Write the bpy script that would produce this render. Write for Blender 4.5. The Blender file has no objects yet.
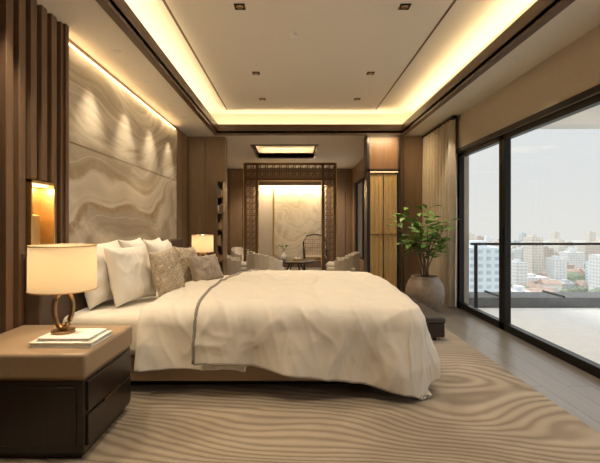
import bpy, bmesh, math, random
from mathutils import Vector, Matrix, noise, Euler
random.seed(7)
H=2.96; XL=-2.0; XR=2.55; D=7.6; D2=12.0; YB=-1.6
bpy.context.scene.view_settings.view_transform='Standard'

# ------------------------------------------------------------ materials
def newmat(name):
    m=bpy.data.materials.new(name); m.use_nodes=True
    nt=m.node_tree; b=nt.nodes['Principled BSDF']
    return m,nt,b
def coords(nt,scale=(1,1,1),rot=(0,0,0)):
    tc=nt.nodes.new('ShaderNodeTexCoord'); mp=nt.nodes.new('ShaderNodeMapping')
    mp.inputs['Scale'].default_value=scale; mp.inputs['Rotation'].default_value=rot
    nt.links.new(tc.outputs['Object'],mp.inputs['Vector']); return mp.outputs['Vector']
def noisen(nt,vec,scale,detail=4,rough=.55,dist=0):
    n=nt.nodes.new('ShaderNodeTexNoise'); n.inputs['Scale'].default_value=scale
    n.inputs['Detail'].default_value=detail; n.inputs['Roughness'].default_value=rough
    n.inputs['Distortion'].default_value=dist
    if vec is not None: nt.links.new(vec,n.inputs['Vector'])
    return n
def ramp(nt,fac,stops):
    r=nt.nodes.new('ShaderNodeValToRGB'); e=r.color_ramp.elements
    while len(e)<len(stops): e.new(.5)
    for i,(p,c) in enumerate(stops):
        e[i].position=p; e[i].color=(c[0],c[1],c[2],1)
    nt.links.new(fac,r.inputs['Fac']); return r.outputs['Color']
def bump(nt,b,h,strength=.3,dist=.01):
    bp=nt.nodes.new('ShaderNodeBump'); bp.inputs['Strength'].default_value=strength
    bp.inputs['Distance'].default_value=dist
    nt.links.new(h,bp.inputs['Height']); nt.links.new(bp.outputs['Normal'],b.inputs['Normal'])
def simple(name,col,rough=.6,metal=0,nscale=20,var=.12,bstr=.1,bd=.003,scale=(1,1,1)):
    m,nt,b=newmat(name); v=coords(nt,scale); n=noisen(nt,v,nscale)
    c1=[c*(1-var) for c in col]; c2=[min(1,c*(1+var)) for c in col]
    nt.links.new(ramp(nt,n.outputs['Fac'],[(.3,c1),(.7,c2)]),b.inputs['Base Color'])
    b.inputs['Roughness'].default_value=rough; b.inputs['Metallic'].default_value=metal
    if bstr: bump(nt,b,n.outputs['Fac'],bstr,bd)
    return m
def wood(name,col,rough=.4,axis='z'):
    s={'z':(14,14,.8),'y':(14,.8,14),'x':(.8,14,14)}[axis]
    m,nt,b=newmat(name); v=coords(nt,s); n=noisen(nt,v,2.2,6,.6,.6)
    nt.links.new(ramp(nt,n.outputs['Fac'],[(.25,[c*.75 for c in col]),(.55,col),(.8,[c*1.22 for c in col])]),b.inputs['Base Color'])
    b.inputs['Roughness'].default_value=rough
    bump(nt,b,n.outputs['Fac'],.08,.002); return m
def emis(name,col,strength):
    m,nt,b=newmat(name); b.inputs['Base Color'].default_value=(*col,1)
    b.inputs['Emission Color'].default_value=(*col,1); b.inputs['Emission Strength'].default_value=strength
    return m

M={}
M['plaster']=simple('ceiling_paint',(.79,.74,.665),.75,nscale=60,var=.02,bstr=.03)
M['wallpaint']=simple('wall_taupe_fabric',(.53,.455,.365),.8,nscale=90,var=.06,bstr=.1)
M['walnut']=wood('walnut_veneer',(.165,.092,.05),.38)
M['walnut_h']=wood('walnut_trim',(.11,.062,.037),.35,'y')
M['panelwood']=wood('panel_wood',(.285,.188,.115),.42)
M['slat']=wood('slat_wood',(.205,.12,.07),.4)
M['dark']=wood('dark_stained_wood',(.030,.020,.015),.28)
M['gap']=simple('slat_backing',(.03,.018,.012),.7)
M['brass']=simple('brushed_brass',(.80,.57,.27),.38,1,nscale=30,var=.08,bstr=.05,scale=(1,1,8))
M['goldpanel']=simple('gold_leaf_panel',(.64,.44,.19),.42,.55,nscale=30,var=.12,bstr=.05,scale=(1,1,8))
M['bronze']=simple('bronze',(.42,.28,.15),.32,1,nscale=30,var=.1,bstr=.05)
M['screen']=simple('antique_bronze_lattice',(.14,.08,.04),.4,.2,nscale=30,var=.1,bstr=.05)
M['black']=simple('black_metal',(.018,.016,.015),.4,.6,var=.1,bstr=0)
M['leather']=simple('tan_leather',(.36,.255,.165),.42,nscale=140,var=.08,bstr=.15,bd=.002)
M['leather_d']=simple('dark_leather',(.055,.046,.041),.42,nscale=140,var=.1,bstr=.15,bd=.002)
M['headboard']=simple('headboard_upholstery',(.085,.053,.035),.6,nscale=120,var=.1,bstr=.15)
def fabric(name,col,rough=.85,sheen=.3,wr=.35):
    m,nt,b=newmat(name); v=coords(nt)
    n1=noisen(nt,v,3.5,3,.5,.8); n2=noisen(nt,v,260,1)
    nt.links.new(ramp(nt,n1.outputs['Fac'],[(.3,[c*.96 for c in col]),(.7,col)]),b.inputs['Base Color'])
    b.inputs['Roughness'].default_value=rough; b.inputs['Sheen Weight'].default_value=sheen
    mx=nt.nodes.new('ShaderNodeMath'); mx.operation='MULTIPLY_ADD'
    nt.links.new(n2.outputs['Fac'],mx.inputs[0]); mx.inputs[1].default_value=.04
    nt.links.new(n1.outputs['Fac'],mx.inputs[2])
    bump(nt,b,mx.outputs[0],wr,.03); return m
M['sheet']=fabric('white_linen',(.81,.755,.675))
M['duvet']=fabric('champagne_duvet',(.745,.68,.60),.55,.2)
M['pipe']=fabric('duvet_piping',(.27,.23,.19))
M['pillow']=fabric('pillow_cotton',(.85,.795,.715))
M['cush_t']=fabric('taupe_satin',(.32,.255,.20),.5)
M['curtain']=fabric('linen_curtain',(.52,.44,.34))
M['armchair']=fabric('cream_boucle',(.70,.64,.56))
m,nt,b=newmat('patterned_cushion_fabric'); v=coords(nt); n=noisen(nt,v,11,4,.6,3)
nt.links.new(ramp(nt,n.outputs['Fac'],[(.38,(.66,.58,.47)),(.46,(.30,.21,.11)),(.53,(.60,.52,.42)),(.62,(.34,.26,.16))]),b.inputs['Base Color'])
b.inputs['Roughness'].default_value=.5; bump(nt,b,n.outputs['Fac'],.2,.01); M['pattern']=m
# marble: domain-warped strata with thin gold seams
def marble(name,base,dark,light,gold,zlo,zhi,gmax=1.0):
    m,nt,b=newmat(name); v=coords(nt,(1,.5,.95),(math.radians(-24),0,0))
    n0=noisen(nt,v,.70,2,.5)
    ad=nt.nodes.new('ShaderNodeVectorMath'); ad.operation='MULTIPLY_ADD'
    nt.links.new(n0.outputs['Color'],ad.inputs[0]); ad.inputs[1].default_value=(0.3,1.1,2.1); nt.links.new(v,ad.inputs[2])
    n1=noisen(nt,ad.outputs[0],1.0,9,.62,.7)
    c=ramp(nt,n1.outputs['Fac'],[(.34,dark),(.46,base),(.54,light),(.62,base),(.72,dark)])
    w=nt.nodes.new('ShaderNodeTexWave'); w.inputs['Scale'].default_value=.34; w.inputs['Distortion'].default_value=2.0
    w.inputs['Detail'].default_value=5; w.inputs['Detail Scale'].default_value=1.6; w.inputs['Detail Roughness'].default_value=.55; w.bands_direction='Z'
    nt.links.new(ad.outputs[0],w.inputs['Vector'])
    w2=nt.nodes.new('ShaderNodeTexWave'); w2.inputs['Scale'].default_value=1.2; w2.inputs['Distortion'].default_value=3.0
    w2.inputs['Detail'].default_value=4; w2.inputs['Detail Scale'].default_value=1.2; w2.bands_direction='Z'
    nt.links.new(ad.outputs[0],w2.inputs['Vector'])
    veins=ramp(nt,w.outputs['Fac'],[(.0,(.6,.6,.6)),(.05,(0,0,0)),(.47,(0,0,0)),(.50,(.5,.5,.5)),(.53,(0,0,0)),(.84,(0,0,0)),(.92,(.9,.9,.9)),(1,(.5,.5,.5))])
    mix=nt.nodes.new('ShaderNodeMixRGB'); nt.links.new(veins,mix.inputs['Fac']); nt.links.new(c,mix.inputs[1]); mix.inputs[2].default_value=(*light,1)
    mixd=nt.nodes.new('ShaderNodeMixRGB'); mixd.blend_type='MULTIPLY'; mixd.inputs['Fac'].default_value=.38
    nt.links.new(mix.outputs[0],mixd.inputs[1]); nt.links.new(ramp(nt,w2.outputs['Fac'],[(0,(.66,.60,.52)),(.10,(1,1,1)),(.7,(1,1,1)),(.76,(.84,.79,.72)),(.82,(1,1,1))]),mixd.inputs[2])
    n2=noisen(nt,ad.outputs[0],14,6,.75,.6)
    tc=nt.nodes.new('ShaderNodeTexCoord'); sp=nt.nodes.new('ShaderNodeSeparateXYZ'); nt.links.new(tc.outputs['Object'],sp.inputs[0])
    mr=nt.nodes.new('ShaderNodeMapRange'); mr.inputs[1].default_value=zhi; mr.inputs[2].default_value=zlo; mr.inputs[3].default_value=.10*gmax; mr.inputs[4].default_value=gmax
    nt.links.new(sp.outputs[2],mr.inputs[0])
    g=nt.nodes.new('ShaderNodeMath'); g.operation='MULTIPLY'
    nt.links.new(ramp(nt,n2.outputs['Fac'],[(.38,(.15,.15,.15)),(.56,(1,1,1))]),g.inputs[0])
    nt.links.new(ramp(nt,w.outputs['Fac'],[(.62,(0,0,0)),(.76,(1,1,1)),(.85,(1,1,1)),(.88,(0,0,0))]),g.inputs[1])
    g2=nt.nodes.new('ShaderNodeMath'); g2.operation='MULTIPLY'; nt.links.new(g.outputs[0],g2.inputs[0]); nt.links.new(mr.outputs[0],g2.inputs[1])
    mix2=nt.nodes.new('ShaderNodeMixRGB'); nt.links.new(g2.outputs[0],mix2.inputs['Fac']); nt.links.new(mixd.outputs[0],mix2.inputs[1]); mix2.inputs[2].default_value=(*gold,1)
    nt.links.new(mix2.outputs[0],b.inputs['Base Color']); b.inputs['Roughness'].default_value=.25
    return m
M['marble']=marble('onyx_stone',(.45,.38,.285),(.375,.31,.23),(.66,.58,.465),(.29,.175,.07),1.15,2.2)
M['marble2']=marble('onyx_stone_far',(.52,.44,.33),(.45,.375,.28),(.66,.58,.46),(.42,.30,.16),.9,1.9,.4)
# rug
m,nt,b=newmat('carved_wool_rug'); v=coords(nt,(.5,1,1),(0,0,.32))
n0=noisen(nt,v,.62,2,.45); ad=nt.nodes.new('ShaderNodeVectorMath'); ad.operation='MULTIPLY_ADD'
nt.links.new(n0.outputs['Color'],ad.inputs[0]); ad.inputs[1].default_value=(2.6,2.6,0); nt.links.new(v,ad.inputs[2])
w=nt.nodes.new('ShaderNodeTexWave'); w.bands_direction='Y'; w.inputs['Scale'].default_value=4.6; w.inputs['Distortion'].default_value=2.2
w.inputs['Detail'].default_value=2.5; w.inputs['Detail Scale'].default_value=.9
nt.links.new(ad.outputs[0],w.inputs['Vector'])
n5=noisen(nt,coords(nt),160,2); n6=noisen(nt,ad.outputs[0],1.6,3)
cc=ramp(nt,w.outputs['Fac'],[(.05,(.265,.205,.145)),(.45,(.375,.30,.222)),(.9,(.43,.355,.268))])
mm=nt.nodes.new('ShaderNodeMixRGB'); mm.blend_type='MULTIPLY'; mm.inputs['Fac'].default_value=.45
nt.links.new(cc,mm.inputs[1]); nt.links.new(ramp(nt,n5.outputs['Fac'],[(.3,(.6,.6,.6)),(.7,(1,1,1))]),mm.inputs[2])
m2=nt.nodes.new('ShaderNodeMixRGB'); m2.blend_type='MULTIPLY'; m2.inputs['Fac'].default_value=.8
nt.links.new(mm.outputs[0],m2.inputs[1]); nt.links.new(ramp(nt,n6.outputs['Fac'],[(.38,(.68,.64,.60)),(.60,(1,1,1))]),m2.inputs[2])
nt.links.new(m2.outputs[0],b.inputs['Base Color']); b.inputs['Roughness'].default_value=.95; b.inputs['Sheen Weight'].default_value=.2
bump(nt,b,w.outputs['Fac'],.45,.013); M['rug']=m
# floor planks
m,nt,b=newmat('floor_planks'); v=coords(nt,(1,1,1),(0,0,math.pi/2))
bk=nt.nodes.new('ShaderNodeTexBrick'); bk.inputs['Scale'].default_value=1; bk.inputs['Brick Width'].default_value=1.6; bk.inputs['Row Height'].default_value=.2
bk.inputs['Mortar Size'].default_value=.003; bk.inputs['Color1'].default_value=(.18,.156,.132,1); bk.inputs['Color2'].default_value=(.215,.188,.162,1); bk.inputs['Mortar'].default_value=(.06,.05,.04,1)
nt.links.new(v,bk.inputs['Vector']); n=noisen(nt,coords(nt,(16,1,1)),2,5)
mm=nt.nodes.new('ShaderNodeMixRGB'); mm.blend_type='MULTIPLY'; mm.inputs['Fac'].default_value=.6
nt.links.new(bk.outputs['Color'],mm.inputs[1]); nt.links.new(ramp(nt,n.outputs['Fac'],[(.3,(.7,.7,.7)),(.7,(1.1,1.1,1.1))]),mm.inputs[2])
nt.links.new(mm.outputs[0],b.inputs['Base Color']); b.inputs['Roughness'].default_value=.3; M['floor']=m
M['tile']=simple('balcony_stone',(.83,.81,.78),.6,nscale=8,var=.04,bstr=.03)
M['white']=simple('white_render',(.82,.81,.78),.7,nscale=8,var=.03,bstr=0)
M['concrete']=simple('dark_parapet',(.12,.12,.12),.7,nscale=10,var=.15)
M['pot']=simple('pot_ceramic',(.27,.21,.16),.45,nscale=18,var=.15,bstr=.15)
M['soil']=simple('soil',(.04,.025,.015),.95,nscale=80,var=.4,bstr=.5,bd=.01)
M['leaf']=simple('leaf_green',(.115,.25,.04),.4,nscale=7,var=.4,bstr=.05)
M['bark']=simple('bark',(.16,.10,.06),.85,nscale=40,var=.3,bstr=.4)
M['paper']=simple('book_paper',(.75,.70,.62),.7,nscale=100,var=.05)
M['ledwarm']=emis('led_strip',(1,.80,.48),2.4)
M['ledsoft']=emis('led_niche',(1,.76,.44),.8)
M['can']=emis('downlight_lens',(1,.90,.74),14)
# glass
m=bpy.data.materials.new('window_glass'); m.use_nodes=True; nt=m.node_tree; nt.nodes.clear()
o=nt.nodes.new('ShaderNodeOutputMaterial'); mx=nt.nodes.new('ShaderNodeMixShader'); t=nt.nodes.new('ShaderNodeBsdfTransparent'); g=nt.nodes.new('ShaderNodeBsdfGlossy')
t.inputs['Color'].default_value=(.97,.98,.98,1); g.inputs['Roughness'].default_value=.02; mx.inputs[0].default_value=.04
nt.links.new(t.outputs[0],mx.inputs[1]); nt.links.new(g.outputs[0],mx.inputs[2]); nt.links.new(mx.outputs[0],o.inputs[0]); M['glass']=m
# lampshade
m=bpy.data.materials.new('lampshade_linen'); m.use_nodes=True; nt=m.node_tree; nt.nodes.clear()
o=nt.nodes.new('ShaderNodeOutputMaterial'); d=nt.nodes.new('ShaderNodeBsdfDiffuse'); t=nt.nodes.new('ShaderNodeBsdfTranslucent'); e=nt.nodes.new('ShaderNodeEmission')
d.inputs[0].default_value=(.75,.66,.50,1); t.inputs[0].default_value=(.8,.65,.43,1); e.inputs[0].default_value=(1,.79,.48,1); e.inputs[1].default_value=.26
mx=nt.nodes.new('ShaderNodeMixShader'); mx.inputs[0].default_value=.5; ad=nt.nodes.new('ShaderNodeAddShader')
nt.links.new(d.outputs[0],mx.inputs[1]); nt.links.new(t.outputs[0],mx.inputs[2]); nt.links.new(mx.outputs[0],ad.inputs[0]); nt.links.new(e.outputs[0],ad.inputs[1]); nt.links.new(ad.outputs[0],o.inputs[0]); M['shade']=m
# city facades: distance haze blended into the colours, windows lightened towards the sky
def facade(name,col,win,bw=4,rh=3.4,ms=.9):
    m,nt,b=newmat(name); tc=nt.nodes.new('ShaderNodeTexCoord'); sp=nt.nodes.new('ShaderNodeSeparateXYZ'); nt.links.new(tc.outputs['Object'],sp.inputs[0])
    a=nt.nodes.new('ShaderNodeMath'); a.operation='ADD'; nt.links.new(sp.outputs[0],a.inputs[0]); nt.links.new(sp.outputs[1],a.inputs[1])
    cb=nt.nodes.new('ShaderNodeCombineXYZ'); nt.links.new(a.outputs[0],cb.inputs[0]); nt.links.new(sp.outputs[2],cb.inputs[1])
    bk=nt.nodes.new('ShaderNodeTexBrick'); bk.offset=0; bk.inputs['Scale'].default_value=1; bk.inputs['Brick Width'].default_value=bw; bk.inputs['Row Height'].default_value=rh
    bk.inputs['Mortar Size'].default_value=ms; bk.inputs['Color1'].default_value=(*win,1); bk.inputs['Color2'].default_value=(*[c*1.2 for c in win],1); bk.inputs['Mortar'].default_value=(*col,1)
    nt.links.new(cb.outputs[0],bk.inputs['Vector']); nt.links.new(bk.outputs['Color'],b.inputs['Base Color']); b.inputs['Roughness'].default_value=.8; return m
FAC=[facade('facade_white',(.74,.74,.73),(.46,.49,.52)),facade('facade_cream',(.68,.63,.56),(.43,.41,.39)),facade('facade_blue',(.64,.70,.75),(.37,.44,.50)),facade('facade_grey',(.56,.57,.58),(.38,.40,.42)),facade('facade_brown',(.54,.47,.41),(.35,.32,.30))]
M['roof']=simple('terracotta_roof',(.48,.35,.29),.9,nscale=.2,var=.2,bstr=0)
M['tree']=simple('city_trees',(.22,.26,.18),.95,nscale=.3,var=.3,bstr=0)
M['ground']=simple('city_ground',(.38,.39,.36),.95,nscale=.03,var=.3,bstr=0)

# ------------------------------------------------------------ builder
class MB:
    def __init__(s,name): s.name=name; s.bm=bmesh.new(); s.mats=[]
    def mi(s,k):
        m=M[k] if isinstance(k,str) else k
        if m not in s.mats: s.mats.append(m)
        return s.mats.index(m)
    def tag(s,faces,k,smooth=False):
        i=s.mi(k)
        for f in faces: f.material_index=i; f.smooth=smooth
    def box(s,x0,x1,y0,y1,z0,z1,k,bev=0,seg=2):
        r=bmesh.ops.create_cube(s.bm,size=1); vs=r['verts']
        for v in vs:
            v.co=Vector(((x0+x1)/2+v.co.x*(x1-x0),(y0+y1)/2+v.co.y*(y1-y0),(z0+z1)/2+v.co.z*(z1-z0)))
        fs=set(f for v in vs for f in v.link_faces)
        s.tag(fs,k)
        if bev>0:
            es=list(set(e for v in vs for e in v.link_edges))
            r=bmesh.ops.bevel(s.bm,geom=es,offset=bev,segments=seg,profile=.5,affect='EDGES')
            s.tag(r['faces'],k,True)
        return vs
    def lathe(s,cx,cy,prof,k,n=32,smooth=True,sx=1,sy=1):
        rings=[]
        for (r,z) in prof:
            rings.append([s.bm.verts.new((cx+r*sx*math.cos(2*math.pi*i/n),cy+r*sy*math.sin(2*math.pi*i/n),z)) for i in range(n)])
        fs=[]
        for a,b in zip(rings,rings[1:]):
            for i in range(n):
                fs.append(s.bm.faces.new((a[i],a[(i+1)%n],b[(i+1)%n],b[i])))
        s.tag(fs,k,smooth); return rings
    def cap(s,ring,k): s.tag([s.bm.faces.new(ring)],k)
    def cyl(s,cx,cy,r,z0,z1,k,n=24):
        R=s.lathe(cx,cy,[(r,z0),(r,z1)],k,n); s.cap(list(reversed(R[0])),k); s.cap(R[1],k)
    def tube(s,pts,rad,k,n=8,closed=False):
        pts=[Vector(p) for p in pts]; rings=[]; N=len(pts)
        for i,p in enumerate(pts):
            a=pts[i-1] if (i>0 or closed) else p; c=pts[(i+1)%N] if (i<N-1 or closed) else p
            t=(c-a).normalized(); up=Vector((0,0,1)) if abs(t.z)<.9 else Vector((1,0,0))
            u=t.cross(up).normalized(); w=t.cross(u).normalized()
            r=rad[i] if isinstance(rad,(list,tuple)) else rad
            rings.append([s.bm.verts.new(p+u*r*math.cos(2*math.pi*j/n)+w*r*math.sin(2*math.pi*j/n)) for j in range(n)])
        fs=[]
        pr=list(zip(rings,rings[1:]))+([(rings[-1],rings[0])] if closed else [])
        for a,b in pr:
            for j in range(n): fs.append(s.bm.faces.new((a[j],a[(j+1)%n],b[(j+1)%n],b[j])))
        s.tag(fs,k,True)
        if not closed: s.cap(list(reversed(rings[0])),k); s.cap(rings[-1],k)
    def done(s,mods=None):
        bmesh.ops.recalc_face_normals(s.bm,faces=s.bm.faces[:])
        me=bpy.data.meshes.new(s.name); s.bm.to_mesh(me); s.bm.free()
        for m in s.mats: me.materials.append(m)
        o=bpy.data.objects.new(s.name,me); bpy.context.scene.collection.objects.link(o); return o
def empty(name,loc=(0,0,0)):
    e=bpy.data.objects.new(name,None); e.empty_display_size=.1; bpy.context.scene.collection.objects.link(e); return e
def par(child,p): child.parent=p
def area(name,loc,size,energy,col,rot=(0,0,0),parent=None):
    l=bpy.data.lights.new(name,'AREA'); l.shape='RECTANGLE'; l.size=size[0]; l.size_y=size[1]; l.energy=energy; l.color=col
    o=bpy.data.objects.new(name,l); o.location=loc; o.rotation_euler=rot; bpy.context.scene.collection.objects.link(o)
    if parent: o.parent=parent
    return o
def spot(name,loc,energy,col,ang=70,blend=.6,rot=(0,0,0),parent=None,rad=.03):
    l=bpy.data.lights.new(name,'SPOT'); l.energy=energy; l.color=col; l.spot_size=math.radians(ang); l.spot_blend=blend; l.shadow_soft_size=rad
    o=bpy.data.objects.new(name,l); o.location=loc; o.rotation_euler=rot; bpy.context.scene.collection.objects.link(o)
    if parent: o.parent=parent
    return o
def point(name,loc,energy,col,rad=.05,parent=None):
    l=bpy.data.lights.new(name,'POINT'); l.energy=energy; l.color=col; l.shadow_soft_size=rad
    o=bpy.data.objects.new(name,l); o.location=loc; bpy.context.scene.collection.objects.link(o)
    if parent: o.parent=parent
    return o
WARM=(1,.75,.42); WARM2=(1,.84,.61)

# ------------------------------------------------------------ shell
b=MB('floor'); b.box(XL-.2,XR+.1,YB-.2,D2+.2,-.12,0,'floor'); b.done()
b=MB('wall_left')
b.box(XL-.2,XL,YB-.2,3.36,0,3.5,'gap'); b.box(XL-.2,XL,3.36,D2+.2,0,3.5,'panelwood')
for y in (6.78,7.18): b.box(XL,XL+.02,y,y+.36,.08,H-.06,'panelwood',.004)
b.done()
b=MB('trim_1')   # slatted cladding
y=YB
while y<3.30:
    if 2.86<=y<=3.14:
        b.box(XL,XL+.10,y,y+.07,0,.70,'slat',.004); b.box(XL,XL+.10,y,y+.07,1.63,H,'slat',.004)
    else: b.box(XL,XL+.10,y,y+.07,0,H,'slat',.004)
    y+=.125
b.box(XL,XL+.12,3.31,3.36,0,H,'walnut',.004)
b.done()
# niche sconce
b=MB('wall_sconce_niche')
y0,y1,z0,z1=2.87,3.16,.71,1.62; x0,x1=XL+.005,XL+.12
b.box(x0,x0+.01,y0,y1,z0,z1,'brass'); b.box(x0,x1,y0,y0+.015,z0,z1,'brass'); b.box(x0,x1,y1-.015,y1,z0,z1,'brass')
b.box(x0,x1,y0,y1,z0,z0+.02,'brass'); b.box(x0,x1,y0,y1,z1-.02,z1,'brass'); b.box(x0+.02,x1-.03,y0+.03,y1-.03,z1-.035,z1-.022,'ledwarm')
b.box(x0+.01,x0+.06,y0+.10,y1-.10,z0+.1,z1-.25,'brass',.01)
o=b.done(); area('niche_light',(XL+.07,3.015,z1-.045),(.05,.2),3.0,WARM,parent=o)
# stone panel with light
b=MB('stone_wall_panel'); b.box(XL,XL+.05,3.40,6.72,1.0,2.86,'marble',.004)
b.box(XL+.002,XL+.025,3.40,6.72,2.885,2.90,'ledwarm'); b.box(XL,XL+.014,3.365,3.395,1.0,2.9,'brass'); b.box(XL,XL+.014,6.73,6.75,1.0,2.9,'brass')
for q in ((3.395,3.41,1.0,2.87),(6.71,6.725,1.0,2.87)): b.box(XL,XL+.06,*q,'walnut')
b.box(XL+.05,XL+.053,3.40,6.72,2.02,2.024,'bronze')
o=b.done(); area('panel_cove_light',(XL+.09,5.06,2.93),(.05,3.3),12,WARM,rot=(0,math.radians(10),0),parent=o)

# back wall + far room
b=MB('wall_back')
b.box(XL,-1.29,D,D+.25,0,H,'panelwood'); b.box(1.42,XR,D,D+.25,0,H,'panelwood')
b.done()
b=MB('trim_7')
for x in (-1.98,-1.64): b.box(x,x+.31,D-.02,D,.08,H-.05,'panelwood',.004)
b.box(2.10,2.5,D-.02,D,.08,H-.05,'panelwood',.004); b.done()
b=MB('wall_front'); b.box(XL-.2,XR+.3,YB-.2,YB,0,3.5,'wallpaint'); b.done()
b=MB('wall_far')
b.box(XL-.2,XR+.2,D2,D2+.2,0,3.5,'panelwood')
b.done()
b=MB('trim_6')
for x in (-1.9,-1.5,1.2,1.6): b.box(x,x+.36,D2-.03,D2,.08,H-.05,'panelwood',.005)
b.box(-1.08,1.02,D2-.12,D2,2.45,H,'panelwood',.004)
b.done()
b=MB('stone_feature_panel'); b.box(-.56,.98,D2-.06,D2-.002,.2,2.40,'marble2',.003); b.box(-1.06,-.60,D2-.05,D2-.002,.2,2.40,'wallpaint',.003); b.box(-.60,-.56,D2-.07,D2-.002,.2,2.40,'brass'); b.box(-1.05,.98,D2-.10,D2-.02,2.42,2.44,'ledwarm')
o=b.done(); area('feature_cove',(0,D2-.2,2.43),(2.0,.06),38,WARM,rot=(math.radians(15),0,0),parent=o)
# far right wall w/ window hole
b=MB('wall_right_far')
FX=1.78
b.box(FX,FX+.2,D+.25,9.5,0,H,'panelwood'); b.box(FX,FX+.2,11.7,D2,0,H,'panelwood'); b.box(FX,FX+.2,9.5,11.7,2.5,H,'panelwood'); b.box(FX,FX+.2,9.5,11.7,0,.35,'panelwood'); b.done()
b=MB('window_3'); 
for yy in (9.5,10.55,11.65): b.box(FX+.05,FX+.11,yy,yy+.05,.35,2.5,'black')
b.box(FX+.05,FX+.11,9.5,11.7,2.45,2.5,'black'); b.box(FX+.05,FX+.11,9.5,11.7,.35,.4,'black'); b.box(FX+.075,FX+.085,9.5,11.7,.36,2.49,'glass'); b.done()

# right wall / windows
b=MB('wall_right')
WT=2.40; WY1=6.25; WY0=.1
b.box(XR,XR+.2,YB-.2,WY0,0,3.5,'wallpaint'); b.box(XR,XR+.2,WY1,D+.25,0,3.5,'wallpaint'); b.box(XR,XR+.2,WY0,WY1,WT,3.5,'wallpaint'); b.done()
def window(name,ya,yb):
    b=MB(name); xa,xb=XR+.02,XR+.10; fw=.065
    b.box(xa,xb,ya,ya+fw,0,WT,'black',.004); b.box(xa,xb,yb-fw,yb,0,WT,'black',.004)
    b.box(xa,xb,ya,yb,WT-.07,WT,'black',.004); b.box(xa,xb,ya,yb,0,.09,'black',.004)
    b.box(XR+.055,XR+.063,ya+fw,yb-fw,.09,WT-.07,'glass')
    if name!='window_1': b.box(xa-.02,xa,yb-.04,yb-.015,.95,1.25,'black',.004)
    return b.done()
window('window_1',4.93,WY1); window('window_2',2.5,4.925); window('window_4',WY0,2.495)
b=MB('trim_2'); b.box(XR-.03,XR+.0,WY0,WY1,WT,WT+.05,'black'); b.done()
b=MB('curtain')
def curtain(b,x,ya,yb,z0,z1,per=.135,amp=.06):
    n=int((yb-ya)/.01); cols=[]
    for i in range(n+1):
        yy=ya+(yb-ya)*i/n; col=[]
        for j in range(9):
            t=j/8; zz=z0+(z1-z0)*t
            a=amp*(1-.25*t)*math.sin(2*math.pi*yy/per+.8*math.sin(yy*5))+.012*noise.noise(Vector((yy*6,t*3,0)))
            col.append(b.bm.verts.new((x+a,yy+.01*math.sin(zz*2+yy*30)*(1-t),zz)))
        cols.append(col)
    fs=[]
    for a,c in zip(cols,cols[1:]):
        for j in range(8): fs.append(b.bm.faces.new((a[j],c[j],c[j+1],a[j+1])))
    b.tag(fs,'curtain',True)
curtain(b,2.45,6.1,7.5,.02,2.9); b.box(2.42,2.48,6.05,7.52,2.9,2.94,'black'); b.done()

# ceiling
TX0,TX1,TY1,TY0=-1.37,1.99,7.3,-1.2; UZ=3.38
b=MB('ceiling')
b.box(XL-.2,TX0,YB-.2,D+.1,H,H+.04,'plaster'); b.box(TX1,XR+.2,YB-.2,D+.1,H,H+.04,'plaster')
b.box(TX0,TX1,TY1,D+.1,H,H+.04,'plaster'); b.box(TX0,TX1,YB-.2,TY0,H,H+.04,'plaster')
b.box(XL-.2,XR+.2,YB-.2,D+.1,UZ,UZ+.1,'plaster')
for (x0_,x1_,y0_,y1_) in ((TX0-.28,TX0-.25,TY0,TY1+.28),(TX1+.25,TX1+.28,TY0,TY1+.28),(TX0-.28,TX1+.28,TY1+.25,TY1+.28)):
    b.box(x0_,x1_,y0_,y1_,H+.035,UZ,'plaster')
fx0,fx1,fy0,fy1=-.85,.5,8.4,10.0
b.box(XL-.2,fx0,D+.1,D2+.2,H,H+.1,'plaster'); b.box(fx1,XR+.2,D+.1,D2+.2,H,H+.1,'plaster')
b.box(fx0,fx1,D+.1,fy0,H,H+.1,'plaster'); b.box(fx0,fx1,fy1,D2+.2,H,H+.1,'plaster')
b.box(fx0-.3,fx1+.3,fy0-.3,fy1+.3,H+.25,H+.3,'plaster')
for q in ((fx0-.3,fx0-.27,fy0-.3,fy1+.3),(fx1+.27,fx1+.3,fy0-.3,fy1+.3),(fx0-.3,fx1+.3,fy0-.3,fy0-.27),(fx0-.3,fx1+.3,fy1+.27,fy1+.3)): b.box(*q,H+.1,H+.25,'plaster')
b.done()
b=MB('trim_3')   # tray lip
z0,z1=2.93,3.12
b.box(TX0-.07,TX0,TY0,TY1+.07,z0,z1,'walnut_h'); b.box(TX1,TX1+.07,TY0,TY1+.07,z0,z1,'walnut_h'); b.box(TX0,TX1,TY1,TY1+.07,z0,z1,'walnut_h'); b.box(TX0,TX1,TY0-.07,TY0,z0,z1,'walnut_h'); b.done()
b=MB('trim_4')   # inner raised panel
ix0,ix1,iy1=-1.2,1.5,7.18
b.box(ix0,ix1,TY0+.2,iy1,UZ-.03,UZ,'walnut_h'); b.box(ix0+.03,ix1-.03,TY0+.23,iy1-.03,UZ-.035,UZ-.03,'plaster'); b.done()
b=MB('trim_5')
for q in ((fx0-.04,fx0,fy0-.04,fy1+.04),(fx1,fx1+.04,fy0-.04,fy1+.04),(fx0,fx1,fy0-.04,fy0),(fx0,fx1,fy1,fy1+.04)): b.box(*q,H-.02,H+.12,'walnut_h')
b.done()
up=(math.pi,0,0)
E=empty('cove_lighting'); yc=(TY0+TY1)/2; L=TY1-TY0
area('cove_l',(TX0-.16,yc,3.05),(.10,L),35,WARM,up,E); area('cove_r',(TX1+.16,yc,3.05),(.10,L),41,WARM,up,E)
area('cove_b',((TX0+TX1)/2,TY1+.16,3.05),(TX1-TX0,.10),13,WARM,up,E)
E2=empty('far_cove_lighting')
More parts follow.
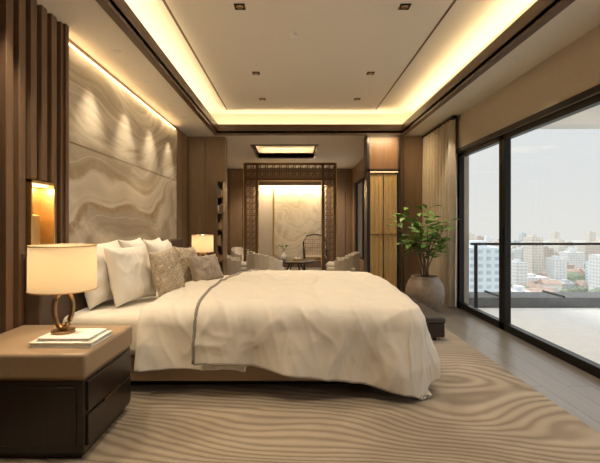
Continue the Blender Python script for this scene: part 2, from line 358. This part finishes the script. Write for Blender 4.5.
for (x,y,sx,sy) in ((fx0-.15,9.2,.08,1.6),(fx1+.15,9.2,.08,1.6),((fx0+fx1)/2,fy0-.15,1.3,.08),((fx0+fx1)/2,fy1+.15,1.3,.08)):
    area('strip',(x,y,H+.12),(sx,sy),2.5,WARM,up,E2)

# downlights
def downlight(x,y,z,energy,rot=(0,0,0),ang=75,lit=True):
    b=MB('downlight'); R=b.lathe(x,y,[(.028,z+.004),(.030,z-.004),(.042,z-.004),(.042,z)],'white',20)
    b.cap(R[0],'can' if lit else 'black'); o=b.done()
    if energy: spot('beam',(x,y,z-.02),energy,WARM2,ang,.8,rot,o)
for y in (3.85,4.65,5.45,6.25): downlight(-1.70,y,H,62,(0,math.radians(7),0),58)
for y in (.6,2.2,4.0,6.0): downlight(2.23,y,H,40)
downlight(-1.72,1.0,H,65); downlight(-1.72,2.5,H,85,(0,math.radians(-5),0))
for x in (-.5,1.05):
    for y in (2.0,3.76,5.42,6.55):
        z=UZ-.035
        b=MB('recessed_spotlight'); b.box(x-.05,x+.05,y-.05,y+.05,z-.006,z,'black'); b.lathe(x,y,[(.035,z-.006),(.03,z-.012),(.0,z-.008)],'bronze',16); o=b.done()
        spot('beam',(x,y,z-.03),88,WARM2,95,.9,(0,0,0),o,.05)
b=MB('smoke_detector'); b.lathe(.0,4.3,[(.05,UZ-.035),(.048,UZ-.06),(.03,UZ-.07),(0,UZ-.07)],'white',20); b.done()
for x,y in ((-1.0,11.2),(.9,11.2),(1.2,8.6),(-1.3,8.8)): downlight(x,y,H,105,ang=110)

# ------------------------------------------------------------ rug
b=MB('area_rug'); b.box(-1.7,1.88,-.6,5.3,0,.018,'rug',.006); b.done()

# ------------------------------------------------------------ bed
bed=empty('bed')
b=MB('headboard')
yy=2.80
while yy<5.85:
    b.box(XL+.11,XL+.24,yy,yy+.60,.05,1.07,'headboard',.02,3); yy+=.605
b.box(XL+.05,XL+.11,2.80,5.83,.03,1.09,'walnut'); o=b.done(); par(o,bed)
bx0=XL+.245
b=MB('base'); b.box(bx0,.72,3.2,4.9,.018,.12,'dark'); b.box(bx0,.84,3.04,5.0,.10,.30,'leather',.02,3); o=b.done(); par(o,bed)
b=MB('mattress'); b.box(bx0,.82,3.0,5.02,.30,.61,'sheet',.06,4); o=b.done(); par(o,bed)

def drape(name,x0f,x1,yn,yf,ztop,on_f,of,ofar,R,crown,mat,NX=200,NY=220,edge=None,seed=0,sol=.02,fold=.03,side_w=.014):
    b=MB(name); vs=[]
    for i in range(NX+1):
        row=[]
        for j in range(NY+1):
            u=i/NX; v=j/NY
            on=on_f(u)
            t=-on+(on+ofar+(yf-yn))*v
            bb=max(0,-t); ff=max(0,t-(yf-yn)); yb=yn+min(max(t,0),yf-yn)
            x0=x0f((yb-yn)/(yf-yn)); Ltot=(x1-x0)+of; s=Ltot*u
            a=max(0,s-(x1-x0)); xb=x0+min(s,x1-x0)
            side=bb if bb>0 else ff; sg=-1 if bb>0 else 1
            l=(a**3+side**3)**(1/3) if (a>0 or side>0) else 0
            if l>0:
                n_=math.hypot(a,side); dx,dy=a/n_,sg*side/n_
            else: dx=dy=0
            arc=R*math.pi/2
            if l<arc: out=R*math.sin(l/R); dn=R*(1-math.cos(l/R)); k=0
            else: k=l-arc; out=R+.12*k; dn=R+k*.985
            p=xb
            if a>0: p=x1+ (yb-yn) - math.atan2(side,a)*.5*(1 if sg<0 else -1)
            wv=(math.sin(p*8.5+seed)+.7*math.sin(p*15+1.3+seed)+.7*noise.noise(Vector((p*4,seed,0))))
            out+=fold*wv*min(1,k/.30)
            cx=max(0.0,1-((yb-(yn+yf)/2)/((yf-yn)/2))**2)
            cf=min(1,max(0,(x1-xb)/.5)); z=ztop+crown*(.25+.75*cx**.7)*(.55+.45*math.sin(cf*math.pi/2))
            P=Vector((xb*1.4+seed,yb*1.1,l*1.5))
            q=noise.noise(P*1.3)*.018
            rd=1-abs(noise.noise(Vector((xb*2.2+yb*1.4+seed,yb*1.6-xb*.6,l*2.0+3))))*2.2
            q+=max(0,rd)**3*.018
            rd2=1-abs(noise.noise(Vector((xb*4+seed*2,yb*3.2+xb,l*3+8))))*2.4
            q+=max(0,rd2)**3*.008
            if l>0:
                rd3=1-abs(noise.noise(Vector((p*4.2+l*1.6,l*.9+seed,5))))*2.6
                q+=side_w*max(0,rd3)**2*min(1,l/.12)
                rd4=1-abs(noise.noise(Vector((p*8-l*2.2,l*1.6+seed,9))))*2.6
                q+=side_w*.4*max(0,rd4)**2*min(1,l/.12)
                w=min(1,l/arc); nx,ny,nz=dx*w,dy*w,(1-w)
            else: nx,ny,nz=0,0,1
            X=xb+dx*out+nx*q; Y=yb+dy*out+ny*q; Z=z-dn+nz*q
            Z=max(Z,.045+.01*abs(noise.noise(P*5)))
            row.append(b.bm.verts.new((X,Y,Z)))
        vs.append(row)
    fs=[]
    for i in range(NX):
        for j in range(NY): fs.append(b.bm.faces.new((vs[i][j],vs[i+1][j],vs[i+1][j+1],vs[i][j+1])))
    b.tag(fs,mat,True)
    e=[v.co.copy() for v in vs[0]]; h=[r[0].co.copy() for r in vs]
    o=b.done(); md=o.modifiers.new('s','SOLIDIFY'); md.thickness=sol; md.offset=-1
    par(o,bed); return e,h
e1,h1=drape('folded_sheet',lambda t:-1.16+.20*t,-.35,3.12,4.9,.635,lambda u:.50,.0,.25,.12,.065,'sheet',NX=80,seed=4.2,fold=.014,sol=.03)
e2,h2=drape('duvet',lambda t:-.72+.30*t,.84,3.13,4.9,.68,lambda u:.535+.34*max(0,u-.12),.68,.5,.19,.10,'duvet',seed=1.1,fold=.030)
b=MB('duvet_piping'); b.tube([p+Vector((-.004,0,.004)) for p in e2[::3]],.012,'pipe',8); b.tube([p+Vector((0,-.004,0)) for p in h2[::3]],.005,'pipe',6)
o=b.done(); par(o,bed)

def pillow(name,loc,w,h,t,tilt,yaw,mat,n=40,seed=0,roll=0):
    b=MB(name); g=[]
    for sgn in (1,-1):
        G=[]
        for i in range(n+1):
            r=[]
            for j in range(n+1):
                u=-1+2*i/n; v=-1+2*j/n
                if sgn==-1 and (i in (0,n) or j in (0,n)): r.append(g[0][i][j]); continue
                x=w/2*u*(1-.09*(1-v*v)); y=h/2*v*(1-.09*(1-u*u))
                k=max(0.0,(1-u**4)*(1-v**4))**.5*(.75+.25*(1-(u*u+v*v)/2))
                z=sgn*t/2*k
                wr=noise.noise(Vector((u*2.2+seed,v*2.2,sgn)))*.018+ (max(0,1-abs(noise.noise(Vector((u*3+seed,v*1.5,2+sgn))))*2.5)**3)*.012
                z+=sgn*wr*min(1,k*2)
                r.append(b.bm.verts.new((x,y,z)))
            G.append(r)
        g.append(G)
        fs=[]
        for i in range(n):
            for j in range(n):
                q=(G[i][j],G[i+1][j],G[i+1][j+1],G[i][j+1])
                fs.append(b.bm.faces.new(q if sgn==1 else q[::-1]))
        b.tag(fs,mat,True)
    Mx=Matrix(((0,0,1,0),(1,0,0,0),(0,1,0,0),(0,0,0,1)))
    R=Matrix.Translation(Vector(loc))@Matrix.Rotation(math.radians(yaw),4,'Z')@Matrix.Rotation(math.radians(-tilt),4,'Y')@Matrix.Rotation(math.radians(roll),4,'X')@Mx
    bmesh.ops.transform(b.bm,matrix=R,verts=b.bm.verts[:]); o=b.done(); return o
zb=.625
def pl(name,x,y,w,h,t,tilt,yaw,mat,seed,roll=0,dz=0):
    return pillow(name,(x,y,zb+dz+h/2*math.cos(math.radians(tilt))-.005),w,h,t,tilt,yaw,mat,seed=seed,roll=roll)
pl('pillow',-1.63,3.46,.60,.54,.18,9,-4,'pillow',1)
pl('pillow',-1.63,4.10,.60,.54,.18,9,2,'pillow',2)
pl('pillow',-1.63,4.72,.58,.52,.18,9,2,'pillow',3)
pl('pillow',-1.42,3.52,.54,.51,.18,14,-16,'pillow',4)
pl('pillow',-1.42,4.35,.56,.52,.18,14,-6,'pillow',5)
pl('throw_cushion',-1.16,3.70,.40,.46,.14,14,-16,'pattern',6,4)
pl('throw_cushion',-1.17,4.46,.42,.42,.14,18,-14,'pattern',7,-4,.03)
pl('throw_cushion',-.95,4.36,.46,.33,.14,24,-30,'cush_t',8,0,.04)

# ------------------------------------------------------------ nightstands & lamps
def nightstand(name,x0,x1,y0,y1):
    E=empty(name)
    b=MB('body'); b.box(x0,x1-.03,y0+.03,y1-.03,0.018,.06,'dark'); b.box(x0,x1,y0,y1,.06,.455,'dark',.006)
    b.box(x1,x1+.014,y0+.025,y1-.025,.09,.255,'dark',.004); b.box(x1,x1+.014,y0+.025,y1-.025,.275,.44,'dark',.004)
    b.box(x0+.04,x1-.04,y0-.01,y0,.10,.42,'dark',.006)
    b.box(x1+.012,x1+.022,y0+.2,y1-.2,.262,.27,'bronze')
    o=b.done(); par(o,E)
    b=MB('leather_top'); b.box(x0,x1+.015,y0-.015,y1+.01,.465,.60,'leather',.018,3); b.box(x0+.01,x1,y0,y1,.455,.466,'bronze'); o=b.done(); par(o,E)
nightstand('nightstand',-1.88,-1.13,2.16,2.78)
nightstand('nightstand.001',-1.74,-1.05,5.15,5.75)
b=MB('book_stack'); b.box(-1.50,-1.14,2.26,2.53,.60,.606,'white',.002); b.box(-1.49,-1.145,2.265,2.525,.606,.622,'paper'); b.box(-1.50,-1.14,2.26,2.53,.622,.628,'white',.002)
b.box(-1.47,-1.17,2.29,2.51,.628,.632,'sheet',.001); b.box(-1.465,-1.175,2.295,2.505,.632,.640,'paper'); b.box(-1.47,-1.17,2.29,2.51,.640,.645,'white',.001); b.done()
def lamp(name,x,y,zb,rs,zs0,zs1,e):
    E=empty(name); b=MB('lamp_base')
    b.cyl(x,y,.065,zb,zb+.014,'bronze'); 
    zc=(zb+.02+zs0)/2+.0; hh=(zs0-zb-.02)/2*.92
    pts=[]
    for i in range(40):
        a=2*math.pi*i/40; pts.append((x+.055*math.cos(a)*(1+.15*math.sin(a)),y+.01*math.sin(a),zc-.004+hh*math.sin(a)))
    b.tube(pts,.015,'bronze',10,True)
    b.tube([(x,y,zb+.01),(x,y,zb+.05)],.014,'bronze',12); b.tube([(x,y,zc+hh-.02),(x,y,zs0+.12)],.008,'brass',10)
    b.cyl(x,y,.018,zs0+.10,zs0+.15,'brass',16)
    o=b.done(); par(o,E)
    b=MB('lamp_shade'); b.lathe(x,y,[(rs,zs0),(rs*.985,zs1),(rs*.985-.004,zs1),(rs-.004,zs0),(rs,zs0)],'shade',48)
    for zz,r in ((zs0,rs),(zs1,rs*.985)): b.tube([(x+r*math.cos(2*math.pi*i/48),y+r*math.sin(2*math.pi*i/48),zz) for i in range(48)],.004,'brass',6,True)
    for k in range(3):
        a=k*2.094; b.tube([(x,y,zs0+.13),(x+rs*.97*math.cos(a),y+rs*.97*math.sin(a),zs0+.13)],.002,'brass',5)
    o=b.done(); par(o,E)
    b=MB('bulb'); b.lathe(x,y,[(.012,zs0+.15),(.03,zs0+.18),(.03,zs0+.20),(.015,zs0+.225),(0,zs0+.23)],'can',14); o=b.done(); par(o,E)
    point('lamp_light',(x,y,zs0+.11),e,WARM,.04,E)
lamp('table_lamp',-1.39,2.42,.646,.185,.905,1.17,7.5)
lamp('table_lamp.001',-1.22,5.4,.60,.145,.925,1.15,4)

# bench
b=MB('bed_end_bench')
b.box(1.18,1.66,4.37,6.0,.06,.21,'dark',.008); 
for i in range(2): b.box(1.17,1.67,4.36+i*.825,4.36+(i+1)*.825-.006,.21,.285,'leather_d',.022,3)
for x in (1.22,1.58):
    for y in (4.42,5.2): b.box(x,x+.04,y,y+.04,.018,.06,'bronze')
b.done()

# ------------------------------------------------------------ plant
P=empty('potted_fig_tree'); px,py=1.97,5.98
b=MB('pot'); R=b.lathe(px,py,[(0,0),(.16,0),(.2,.02),(.26,.12),(.285,.25),(.27,.38),(.22,.47),(.19,.50),(.195,.525),(.175,.525),(.165,.49)],'pot',40); b.lathe(px,py,[(.172,.49),(.08,.50),(0,.50)],'soil',24); o=b.done(); par(o,P)
b=MB('foliage'); rnd=random.Random(11)
def leaf(b,p,d,L,W):
    d=d.normalized(); up=Vector((rnd.uniform(-.5,.5),rnd.uniform(-.5,.5),1)); s=d.cross(up).normalized(); n=s.cross(d).normalized()
    prof=[(0,0.02),(.2,.6),(.45,1),(.7,.85),(.9,.4),(1,0.03)]
    c=[];l=[];r=[]
    for t,wd in prof:
        q=p+d*L*t-n*L*.28*t*t*1.0
        c.append(b.bm.verts.new(q)); l.append(b.bm.verts.new(q+s*W*wd/2+n*W*.14*wd)); r.append(b.bm.verts.new(q-s*W*wd/2+n*W*.14*wd))
    fs=[]
    for i in range(5):
        fs.append(b.bm.faces.new((c[i],c[i+1],l[i+1],l[i]))); fs.append(b.bm.faces.new((r[i],r[i+1],c[i+1],c[i])))
    b.tag(fs,'leaf',True)
for k in range(9):
    a=k*2.4; sp=.12+.30*rnd.random(); ht=.55+.48*rnd.random()
    if k==0: sp=.03; ht=1.02
    if math.cos(a)>.3 and math.sin(a)>-.5: sp=min(sp,.2)
    pts=[]; 
    for i in range(9):
        t=i/8; pts.append(Vector((px+math.cos(a)*(.03+sp*t**1.5)+.02*math.sin(t*6+k),py+math.sin(a)*(.03+sp*t**1.5)+.02*math.cos(t*5+k),.49+ht*t)))
    b.tube(pts,[.012*(1-.7*i/8) for i in range(9)],'bark',6)
    for i in range(4,9):
        for q in range(4):
            p=pts[i]+Vector((rnd.uniform(-.02,.02),rnd.uniform(-.02,.02),rnd.uniform(-.05,.03)))
            aa=rnd.random()*6.28; d=Vector((math.cos(aa),math.sin(aa),rnd.uniform(-.1,.8)))
            tw=p+d.normalized()*rnd.uniform(.02,.10)
            b.tube([p,tw],.003,'bark',4); leaf(b,tw,d,rnd.uniform(.13,.19),rnd.uniform(.07,.10))
o=b.done(); par(o,P)

# ------------------------------------------------------------ brass cabinet on the right of the opening
b=MB('brass_display_cabinet')
cy=7.25; x0,x1=1.34,1.95
b.box(x0,x1,cy,D-.03,0,.10,'dark'); b.box(x0,x0+.05,cy,D-.03,.1,2.9,'dark',.004); b.box(x1-.04,x1,cy,D-.03,.1,2.9,'dark',.004)
b.box(x0,x1,D-.06,D-.03,.1,2.9,'walnut'); b.box(x0,x1,cy,D-.03,2.25,2.3,'dark'); b.box(x0+.05,x1-.04,cy+.03,cy+.05,2.3,2.9,'walnut',.004); b.box(x0,x1,cy,D-.03,2.88,2.92,'dark')
for i in range(2):
    xa=x0+.06+i*.25; xb=xa+.235
    b.box(xa,xb,cy+.025,cy+.04,.12,2.22,'goldpanel',.003)
    for q in ((xa,xa+.02,.12,2.22),(xb-.02,xb,.12,2.22),(xa+.075,xa+.085,.12,2.22),(xb-.085,xb-.075,.12,2.22)): b.box(q[0],q[1],cy+.008,cy+.025,q[2],q[3],'brass',.002)
    for z in (.12,1.10,2.195): b.box(xa,xb,cy+.008,cy+.025,z,z+.025,'bronze',.002)
    b.box(xb+.002,xb+.010,cy+.015,cy+.025,.12,2.22,'dark')
b.box(x0+.295,x0+.305,cy-.02,cy+.01,1.0,1.4,'bronze',.003)
b.box(x0+.06,x1-.05,cy-.012,cy+.0,2.235,2.25,'ledsoft')
o=b.done(); area('cabinet_wash',(1.65,cy-.35,2.9),(.5,.05),15,WARM,(math.radians(15),0,0),o)
# bookshelf on left of the opening
b=MB('bookshelf')
x0,x1,y0,y1=-1.40,-1.27,7.3,7.56
b.box(x0,x0+.015,y0,y1,0,2.10,'panelwood'); b.box(x1-.015,x1,y0,y1,0,2.10,'panelwood'); b.box(x0,x1,y1-.015,y1,0,2.10,'panelwood'); b.box(x0,x1,y0,y1,2.08,2.10,'panelwood')
zz=.02; rn=random.Random(3)
cols=[simple('book_red',(.30,.13,.08),.6),simple('book_blue',(.13,.15,.17),.6),simple('book_cream',(.50,.42,.31),.6),simple('book_ochre',(.40,.27,.13),.6)]
while zz<2.0:
    b.box(x0,x1,y0,y1,zz,zz+.02,'panelwood'); 
    if zz<1.85:
        xx=x0+.02
        while xx<x1-.045:
            w=rn.uniform(.018,.03); b.box(xx,xx+w,y0+.03,y0+.2,zz+.02,zz+rn.uniform(.12,.20),cols[rn.randrange(4)]); xx+=w+.002
    zz+=.295
b.done()

# ------------------------------------------------------------ lattice screen
b=MB('lattice_screen')
sx0,sx1,sy,sz=-1.2,1.05,10.0,2.82; w=.3
def bar(xa,xb,za,zb_): b.box(xa,xb,sy-.025,sy+.025,za,zb_,'screen')
for x in (sx0,sx0+w,sx1-w,sx1): bar(x-.027,x+.027,0.012,sz)
bar(sx0,sx1,sz-.05,sz); bar(sx0,sx1,sz-.43,sz-.37); bar(sx0,sx0+w,.02,.06); bar(sx1-w,sx1,.02,.06)
for x in (sx0-.032,sx0+w+.034,sx1-w-.034,sx1+.032): b.box(x-.010,x+.010,sy-.03,sy+.03,.012,sz-(.43 if sx0+.1<x<sx1-.1 else 0),'brass')
b.box(sx0+w+.03,sx1-w-.03,sy-.03,sy+.03,sz-.450,sz-.43,'brass'); b.box(sx0,sx1,sy-.03,sy+.03,sz,sz+.015,'brass')
def latt(xa,xb,za,zb_,cell):
    nx=max(1,round((xb-xa)/cell)); nz=max(1,round((zb_-za)/cell)); cx=(xb-xa)/nx; cz=(zb_-za)/nz
    for i in range(nx):
        for j in range(nz):
            X0=xa+i*cx; Z0=za+j*cz; th=.010
            m1=.24
            b.box(X0-th,X0+th,sy-.01,sy+.01,Z0,Z0+cz,'screen'); b.box(X0,X0+cx,sy-.01,sy+.01,Z0-th,Z0+th,'screen')
            b.box(X0+cx*m1-th,X0+cx*m1+th,sy-.01,sy+.01,Z0+cz*m1,Z0+cz,'screen'); b.box(X0+cx*m1,X0+cx*(1-m1),sy-.01,sy+.01,Z0+cz*m1-th,Z0+cz*m1+th,'screen')
            b.box(X0+cx*(1-m1)-th,X0+cx*(1-m1)+th,sy-.01,sy+.01,Z0+cz*m1,Z0+cz*(1-m1),'screen')
latt(sx0,sx0+w,.06,sz-.43,.15); latt(sx1-w,sx1,.06,sz-.43,.15); latt(sx0,sx1,sz-.37,sz-.05,.17)
b.done()

# ------------------------------------------------------------ lounge furniture
def armchair(name,cx,cy,rot):
    b=MB(name)
    b.box(-.34,.34,-.32,.32,.16,.34,'armchair',.05,4); b.box(-.26,.26,-.34,.20,.32,.42,'armchair',.05,4)
    n=14
    for i in range(n):
        a0=math.radians(-20+220*i/n); a1=math.radians(-20+220*(i+1)/n); am=(a0+a1)/2; h=.50+.16*max(0,math.sin(am))
        ps=[]
        for (r,aa) in ((.30,a0),(.30,a1),(.40,a1),(.40,a0)): ps.append((r*math.cos(aa),r*math.sin(aa)))
        lo=[b.bm.verts.new((x,y,.18)) for x,y in ps]; hi=[b.bm.verts.new((x,y,h)) for x,y in ps]
        fs=[b.bm.faces.new(hi),b.bm.faces.new(lo[::-1])]+[b.bm.faces.new((lo[j],lo[(j+1)%4],hi[(j+1)%4],hi[j])) for j in range(4)]
        b.tag(fs,'armchair')
    for x in (-.28,.28):
        for y in (-.26,.26): b.cyl(x,y,.02,0,.18,'dark',10)
    o=b.done(); o.location=(cx,cy,.012); o.rotation_euler=(0,0,math.radians(rot)); return o
armchair('armchair',-1.32,9.0,100)
armchair('armchair',1.10,9.05,-100)
armchair('armchair',-1.25,10.7,60)
armchair('armchair',-.62,8.75,150)
b=MB('coffee_table'); 
R=b.lathe(.05,9.5,[(.48,.40),(.50,.41),(.50,.43),(.48,.44)],'dark',40); b.cap(list(reversed(R[0])),'dark'); b.cap(R[-1],'dark')
for k in range(4):
    a=k*math.pi/2+.5; b.tube([(.05+.12*math.cos(a),9.5+.12*math.sin(a),.405),(.05+.33*math.cos(a),9.5+.33*math.sin(a),0.022)],.018,'dark',8)
b.tube([(.05+.27*math.cos(i*.2618),9.5+.27*math.sin(i*.2618),.12) for i in range(24)],.01,'brass',6,True)
b.done()
vx,vy=-.22,9.45
b=MB('vase'); b.lathe(vx,vy,[(0,.44),(.04,.44),(.07,.50),(.06,.56),(.03,.61),(.035,.64),(.028,.64),(.024,.6)],'white',20)
for k in range(7):
    a=k*.9; b.tube([(vx,vy,.58),(vx+.03*math.cos(a),vy+.03*math.sin(a),.70),(vx+.09*math.cos(a),vy+.09*math.sin(a),.80+.03*(k%3))],.004,'leaf',5); leaf(b,Vector((vx+.07*math.cos(a),vy+.07*math.sin(a),.76)),Vector((math.cos(a),math.sin(a),.8)),.1,.05)
b.done()
b=MB('serving_tray'); b.box(.0,.22,9.4,9.58,.44,.45,'brass'); b.box(.0,.22,9.4,9.408,.45,.475,'brass'); b.box(.0,.22,9.572,9.58,.45,.475,'brass'); b.cyl(.07,9.48,.03,.45,.51,'white',14); b.cyl(.15,9.5,.03,.45,.50,'paper',14); b.done()
b=MB('rattan_chair'); cx,cy=.60,10.6
for x in (-.30,.30):
    b.tube([(cx+x,cy-.25,0.02),(cx+x,cy-.27,.42),(cx+x,cy-.25,.64),(cx+x,cy+.1,.68),(cx+x,cy+.28,.64),(cx+x,cy+.30,0.02)],.022,'dark',8)
b.tube([(cx-.30,cy+.25,.42),(cx-.32,cy+.33,.80),(cx-.22,cy+.36,.98),(cx,cy+.37,1.02),(cx+.22,cy+.36,.98),(cx+.32,cy+.33,.80),(cx+.30,cy+.25,.42)],.022,'dark',8)
b.box(cx-.28,cx+.28,cy-.26,cy+.27,.36,.46,'leather',.03,3)
for i in range(9):
    x=-.26+i*.065; b.tube([(cx+x,cy+.26,.44),(cx+x,cy+.35,.80),(cx+x*.9,cy+.365,.96+.04*(1-abs(x)*4))],.008,'bronze',5)
for z in (.55,.66,.77,.88): b.tube([(cx-.30,cy+.25+(z-.42)*.2,z),(cx+.30,cy+.25+(z-.42)*.2,z)],.008,'bronze',5)
b.done()
b=MB('living_rug'); b.box(-1.5,1.5,8.2,11.1,0,.012,'rug'); b.done()

# ------------------------------------------------------------ outside
BX=5.05
b=MB('balcony_floor'); b.box(XR+.2,BX,-3,6.3,-.3,-.02,'tile'); b.done()
b=MB('balcony_ceiling_slab'); b.box(XR+.2,BX,-3,6.45,2.83,3.1,'white'); b.done()
b=MB('balcony_railing')
b.box(XR+.2,BX,6.14,6.20,.975,1.01,'black'); b.box(BX-.06,BX,-3,6.14,.975,1.01,'black')
for x in (2.8,4.95): b.box(x,x+.04,6.15,6.19,-.02,.98,'black')
for y in (-2,0,2,4): b.box(BX-.05,BX-.01,y,y+.04,-.02,.98,'black')
b.box(XR+.2,BX-.06,6.165,6.177,.02,.96,'glass'); b.box(BX-.036,BX-.024,-3,6.14,.02,.96,'glass'); b.done()
b=MB('balcony_parapet'); b.box(XR+.2,BX+1.6,6.35,6.9,-.3,.13,'concrete',.01); 
for x in range(3,6): b.box(x+.3,x+.32,6.35,6.9,.13,.16,'black')
b.done()
GZ=-75
b=MB('ground'); b.box(-600,2500,60,1900,GZ-1,GZ,'ground'); b.done()
rc=random.Random(5)
b=MB('city_skyline')
def bld(x,y,w,d,h,k):
    f=FAC[k]; b.box(x-w/2,x+w/2,y-d/2,y+d/2,GZ,GZ+h,f)
    b.box(x-w*.3,x+w*.1,y-d*.3,y+d*.1,GZ+h,GZ+h+3,f)
bld(93,200,17,16,65,2); bld(103,225,10,12,56,0); bld(130,230,10,14,38,0)
for (px_,yy,top,wpx,k) in ((517,420,262,11,0),(533,500,237,11,1),(545,560,248,9,4),(524,600,249,12,3),(556,480,258,12,0),(572,600,252,16,0),(587,640,243,11,1),(596,430,262,9,2),(508,700,252,10,3),(480,650,255,20,3),(565,560,264,10,4),(612,600,250,12,0),(640,520,246,16,1)):
    X=(px_-293)*yy/400; ztop=1.3-(top-224)*yy/400; bld(X,yy,wpx*yy/400,18,ztop-GZ,k)
for i in range(750):
    y=rc.uniform(170,1500); x=y*rc.uniform(-.1,1.7)
    if rc.random()<.12: h=rc.uniform(25,52); w=rc.uniform(14,24)
    else: h=rc.uniform(5,18); w=rc.uniform(12,30)
    if y<330: h=min(h,14)
    bld(x,y,w,rc.uniform(12,26),h,rc.choice((0,0,1,1,3,4)))
for i in range(300):
    y=rc.uniform(170,900); x=y*rc.uniform(.2,1.2); w=rc.uniform(10,22); h=rc.uniform(6,13)
    vs=b.box(x-w/2,x+w/2,y-8,y+8,GZ,GZ+h,'white')
    vs=b.box(x-w/2-1,x+w/2+1,y-9,y+9,GZ+h,GZ+h+4,'roof')
    for v in vs:
        if v.co.z>GZ+h+1: v.co.y=y+(v.co.y-y)*.1
for i in range(700):
    y=rc.uniform(150,900); x=y*rc.uniform(.2,1.2); r=rc.uniform(5,11)
    q=bmesh.ops.create_icosphere(b.bm,subdivisions=1,radius=r,matrix=Matrix.Translation((x,y,GZ+r*.6)))
    b.tag(set(f for v in q['verts'] for f in v.link_faces),'tree',True)
b.done()

# ------------------------------------------------------------ world
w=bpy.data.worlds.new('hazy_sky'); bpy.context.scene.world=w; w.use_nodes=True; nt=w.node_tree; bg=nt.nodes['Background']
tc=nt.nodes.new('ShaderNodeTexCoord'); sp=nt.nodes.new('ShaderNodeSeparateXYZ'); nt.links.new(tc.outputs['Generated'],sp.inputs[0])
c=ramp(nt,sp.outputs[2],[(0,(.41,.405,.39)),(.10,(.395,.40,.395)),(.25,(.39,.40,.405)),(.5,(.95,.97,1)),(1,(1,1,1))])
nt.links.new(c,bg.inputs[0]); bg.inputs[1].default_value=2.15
l=bpy.data.lights.new('sun','SUN'); l.energy=2.4; l.angle=.15; l.color=(1,.95,.88); o=bpy.data.objects.new('sun',l)
o.rotation_euler=Vector((.3,-.8,-.6)).to_track_quat('-Z','Y').to_euler(); bpy.context.scene.collection.objects.link(o)

# ------------------------------------------------------------ camera
cam=bpy.data.cameras.new('camera'); co=bpy.data.objects.new('camera',cam); bpy.context.scene.collection.objects.link(co)
co.location=(0,0,1.3); co.rotation_euler=(math.pi/2,0,0); cam.lens=24; cam.sensor_width=36
cam.shift_x=7/600; cam.shift_y=-7.5/600; cam.clip_end=4000; cam.clip_start=.05
bpy.context.scene.camera=co
